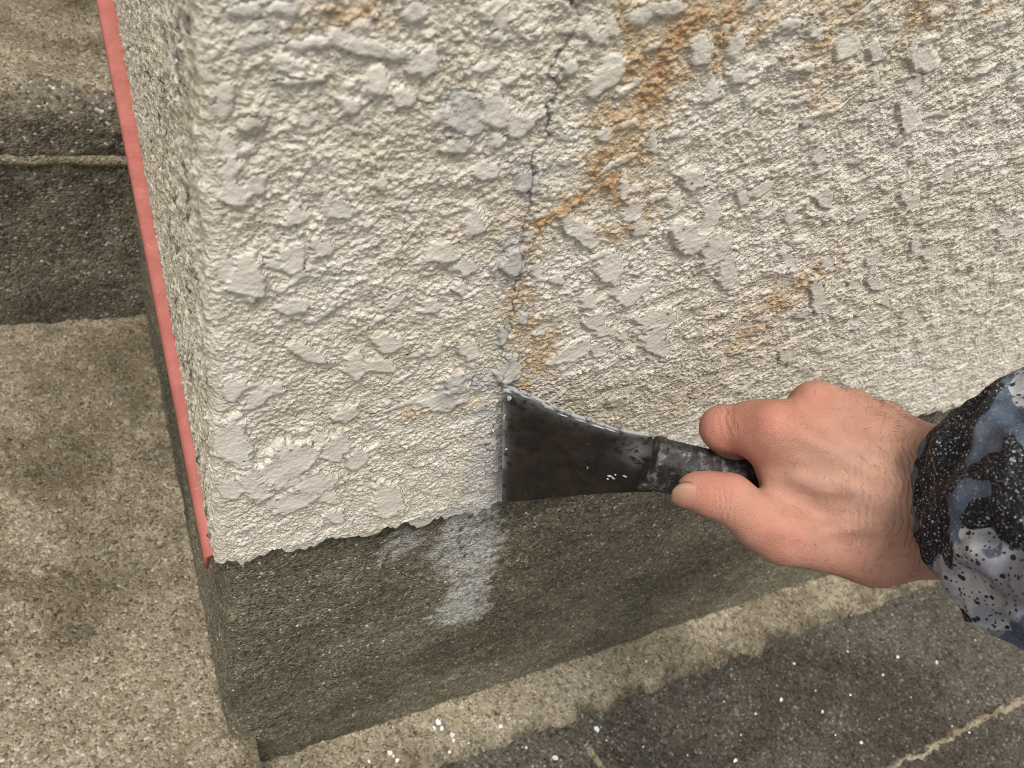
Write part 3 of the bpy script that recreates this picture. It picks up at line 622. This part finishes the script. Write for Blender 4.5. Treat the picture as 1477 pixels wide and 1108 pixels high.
# nail: a small curved plate that follows the thumb tip
a0, a1 = J3(1022,712,.2705), J3(1003,708,.2715); ta = (a1-a0)/np.linalg.norm(a1-a0)
dn = np.array([-.35, -.38, .86]); dn -= ta*(dn@ta); dn /= np.linalg.norm(dn); ds = np.cross(ta, dn)
nv = []; NR, NC = 15, 13
for i in range(NR):
    s_ = i/(NR-1); half = math.radians(52)*(1-.12*s_)*math.sqrt(max(.05, 1-max(0, (s_-.55)/.47)**2.2))*math.sqrt(max(.04, 1-max(0, (.34-s_)/.35)**2))
    for j in range(NC):
        t = (j/(NC-1)*2-1)*half; base = a0*.62+a1*.38+ta*(s_*12.4-1.2)
        r = 7.45-.5*s_-.9*max(0, s_-.75)*4*.5
        nv.append(base+(dn*math.cos(t)+ds*math.sin(t))*r)
nv = np.array(nv); nvi = nv-dn*1.2; nf = grid_faces(NR, NC); n0 = NR*NC
ix = np.arange(n0).reshape(NR, NC); lp = np.concatenate([ix[0], ix[1:,-1], ix[-1,-2::-1], ix[-2:0:-1,0]])
nfs = np.concatenate([nf, nf[:,::-1]+n0, np.stack([lp, lp+n0, np.roll(lp, -1)+n0, np.roll(lp, -1)], -1)])
def nailm():
    m, nt, b = newmat('thumbnail'); n = N(nt)
    n.l(n.ramp(n.attr('len'), [(0, (.46,.27,.21)), (.12, (.38,.18,.125)), (.6, (.38,.18,.125)), (.8, (.29,.175,.105)), (1, (.22,.145,.09))]), b.inputs['Base Color'])
    b.inputs['Roughness'].default_value = .42; b.inputs['Subsurface Weight'].default_value = 0; b.inputs['Subsurface Scale'].default_value = .002; return m
lenv = np.repeat(np.linspace(0, 1, NR), NC)
nail = mesh_np('thumbnail', np.concatenate([nv, nvi])*.001, nfs, nailm(), None, attrs={'len': np.concatenate([lenv, lenv])}); cam_parent(nail, person)
# fine dark hairs on the back of the hand and the wrist
nrm = np.zeros_like(HV); fa = np.cross(HV[HF[:,2]]-HV[HF[:,0]], HV[HF[:,3]]-HV[HF[:,1]])
for k in range(4): np.add.at(nrm, HF[:,k], fa)
nrm /= np.linalg.norm(nrm, axis=1)[:,None]+1e-9
if (nrm[:,2]*(HV[:,2]-HV[:,2].mean())).mean() < 0: nrm = -nrm
dens = ((pxh > 1125)&(pxh < 1330)&(nrm[:,2] > .05)).astype(float)*(.25+sstep(1180, 1300, pxh)*.6+sstep(720, 790, pyh)*.5+sstep(640, 590, pyh)*sstep(1240, 1290, pxh)*2)
dens += ((pxh > 1022)&(pxh < 1060)&(pyh < 612)&(nrm[:,2] > .1))*.35
ch = rng.choice(len(HV), 560, replace=False, p=dens/dens.sum()); hv = []; hf = []
for v_ in ch:
    p0 = HV[v_]; nn = nrm[v_]; dr = np.array([.25+rng.normal(0, .5), -.55+rng.normal(0, .5), 0])
    if pyh[v_] < 640: dr = np.array([.6+rng.normal(0, .4), .5+rng.normal(0, .4), 0])
    dr -= nn*(dr@nn); dr /= np.linalg.norm(dr)+1e-9; L_ = rng.uniform(2.0, 5.0); sd_ = np.cross(dr, nn); n_s = 4; b0 = len(hv)
    for i in range(n_s+1):
        t = i/n_s; c = p0+dr*L_*t+nn*(.55*math.sin(min(t*1.3, 1)*1.57)*L_*.28-.1)+sd_*rng.normal(0, .02)+sd_*(t*t*L_*.12*math.sin(v_))
        w_ = .046*(1-.75*t)
        for q in range(3):
            aa = 2.094*q; hv.append(c+(sd_*math.cos(aa)+nn*math.sin(aa))*w_)
    for i in range(n_s):
        for q in range(3): hf.append((b0+i*3+q, b0+i*3+(q+1)%3, b0+i*3+3+(q+1)%3, b0+i*3+3+q))
M_hair = simple('dark_hair', (.03,.02,.016), .5)
ho = mesh_np('arm_hair', np.array(hv)*.001, np.array(hf), M_hair, None); cam_parent(ho, person); tag(ho, kind='stuff')

# ---------------------------------------------------------------- camouflage sleeve
SA = J3(1408, 716, .272); SB = J3(1690, 762, .213)
sa = (SB-SA)/np.linalg.norm(SB-SA); su = np.array([0., 1., 0.]); su -= sa*(su@sa); su /= np.linalg.norm(su); sw = np.cross(sa, su)
ss = np.concatenate([np.linspace(0, 60, 130), np.linspace(61, 260, 90)]); tt = np.linspace(0, 2*math.pi, 361)[:-1]
A_, B_ = np.meshgrid(tt, ss)
prof_r = np.interp(ss, [0, 2, 5, 9, 14, 22, 32, 45, 60, 100, 260], [32.5, 34.2, 35.6, 37.5, 41, 45, 47.5, 48.5, 49, 51, 58])
wr1 = np.sin(A_*17+2.2*np.sin(A_*3+1)+B_*.02)*np.exp(-B_/16)*.6+np.sin(A_*29+1.5*np.sin(A_*5))*np.exp(-B_/8)*.2
T1 = tile(.011); T_b = tile(.03)
wr2 = 1.5*samp(T_b, A_*.047, B_*.001)*sstep(2, 22, B_)+.45*samp(T1, A_*.047, B_*.001)*sstep(1, 10, B_)
fold = 2.2*np.sin(B_*.16+1.6*np.sin(A_*2+.6)+.8)*sstep(12, 40, B_)*(.5+.5*np.sin(A_+1.))
hem = -1.1*np.exp(-((B_-9)/1.6)**2)
Rr = prof_r[:,None]+wr1+wr2+fold+hem
SVm = SA+B_[...,None]*sa+Rr[...,None]*(np.cos(A_)[...,None]*su+np.sin(A_)[...,None]*sw)
inner = [SA+(b_)*sa+(r_+wr1[0]*.6)[:,None]*(np.cos(tt)[:,None]*su+np.sin(tt)[:,None]*sw) for b_, r_ in ((30., 30.), (8., 30.), (.5, 31.5))]
SVm = np.concatenate([np.array(inner), SVm], 0); nr3 = SVm.shape[0]; nc3 = 360
ixs = np.arange(nr3*nc3).reshape(nr3, nc3); nx_ = np.roll(ixs, -1, 1)
SF = np.stack([ixs[:-1], nx_[:-1], nx_[1:], ixs[1:]], -1).reshape(-1, 4)
SVf = SVm.reshape(-1, 3)
pxs = CX+FOC*SVf[:,0]/-SVf[:,2]; pys = CY-FOC*SVf[:,1]/-SVf[:,2]
aa_, bb_ = np.meshgrid(tt, np.concatenate([[0]*3, ss])); m1 = samp(T_b, aa_*.047+.1, bb_*.001+.2).ravel(); m2 = samp(T1, aa_*.047, bb_*.001+.3).ravel(); m3 = samp(T_b, aa_*.047+.3, bb_*.001+.05).ravel()
front = (SVf-SA-((SVf-SA)@sa)[:,None]*sa)[:,2] > -5
def patch(lst):
    f = np.full(len(SVf), -1.2)
    for cx, cy, rx, ry, an in lst:
        a = math.radians(an); dx, dy = pxs-cx, -(pys-cy)
        ex = (dx*math.cos(a)+dy*math.sin(a))/rx; ey = (-dx*math.sin(a)+dy*math.cos(a))/ry
        f = np.maximum(f, 1-np.sqrt(ex*ex+ey*ey))
    return f
fd = patch([(1362,660,34,80,-15),(1385,600,26,45,-45),(1418,570,34,16,40),(1430,672,18,40,-70),(1425,735,44,20,20),(1465,690,22,60,10),(1452,735,20,56,15),(1352,735,18,60,5),(1366,790,9,28,10),(1330,790,12,30,15),(1345,850,12,46,25),(1372,876,8,34,55),(1340,720,20,90,0)])
fl_ = patch([(1400,830,52,40,-40),(1440,850,52,52,-30),(1345,800,20,26,20),(1380,860,26,44,45),(1465,815,24,44,0),(1470,560,14,30,0),(1410,775,30,16,-20),(1425,895,40,20,-25)])
rnd = np.where(front, 0., 1.)
fd = np.where(front&(pxs < 1500), fd+.09*m2+.06*m1, m1*.6-.1); fl_ = np.where(front&(pxs < 1500), fl_+.10*m2+.08*m3, m3*.6-.45)
def camo():
    m, nt, b = newmat('camouflage_fabric'); n = N(nt)
    blue = n.mix(n.rng(n.noise(90, 4), .35, .65), (.068,.092,.140), (.115,.145,.205))
    c = blue
    lt = n.mix(n.rng(n.noise(75, 3), .40, .6), (.27,.265,.32), (.47,.475,.48))
    c = n.mix(n.rng(n.attr('light'), -.05, .05), c, lt)
    dk = n.rng(n.attr('dark'), -.05, .05)
    c = n.mix(dk, c, (.011,.012,.016))
    # dark spatter on the light patches
    def spots(scale, thr, keep):
        v = n.vor(scale); sc = n.n('SeparateColor'); n.l(v.outputs['Color'], sc.inputs[0])
        d = n.math('ADD', v.outputs['Distance'], n.math('MULTIPLY', n.noise(scale*2.2, 3), .25))
        return n.math('MULTIPLY', n.math('LESS_THAN', d, thr), n.math('GREATER_THAN', sc.outputs[0], keep))
    onl = n.math('MULTIPLY', n.rng(n.attr('light'), 0, .03), n.math('SUBTRACT', 1.0, dk))
    c = n.mix(n.math('MULTIPLY', onl, n.math('MAXIMUM', spots(330, .40, .35), spots(620, .40, .4))), c, (.022,.023,.032))
    ws = n.math('MAXIMUM', spots(520, .34, .45), n.math('MAXIMUM', spots(900, .36, .4), spots(260, .28, .8)))
    offl = n.math('SUBTRACT', 1.0, n.math('MULTIPLY', onl, .85))
    dens_ = n.rng(n.noise(40, 3), .35, .6, .25, 1)
    dens_ = n.math('MULTIPLY', dens_, n.mix(dk, (.45,.45,.45), (1,1,1)))
    c = n.mix(n.math('MULTIPLY', n.math('MULTIPLY', ws, offl), dens_), c, n.mix(n.noise(700, 2), (.28,.29,.31), (.75,.76,.78)))
    fine = n.math('MULTIPLY', n.rng(n.noise(1250, 2, .6), .55, .63), n.math('MULTIPLY', offl, .45))
    c = n.mix(fine, c, (.20,.205,.22))
    n.l(c, b.inputs['Base Color']); b.inputs['Roughness'].default_value = .78; b.inputs['Specular IOR Level'].default_value = .3
    n.l(n.bump(n.math('ADD', n.noise(900, 3, .7), n.math('MULTIPLY', ws, .5)), .0005, .7), b.inputs['Normal']); return m
sleeve = mesh_np('sleeve', SVf*.001, SF, camo(), None, attrs={'dark': fd, 'light': fl_}); cam_parent(sleeve, person)
tag(sleeve, 'blue and black camouflage sleeve spattered with paint')
print('tris', sum(sum(len(p.vertices)-2 for p in o.data.polygons) if len(o.data.polygons) < 20000 else len(o.data.polygons)*2 for o in bpy.data.objects if o.type == 'MESH'))
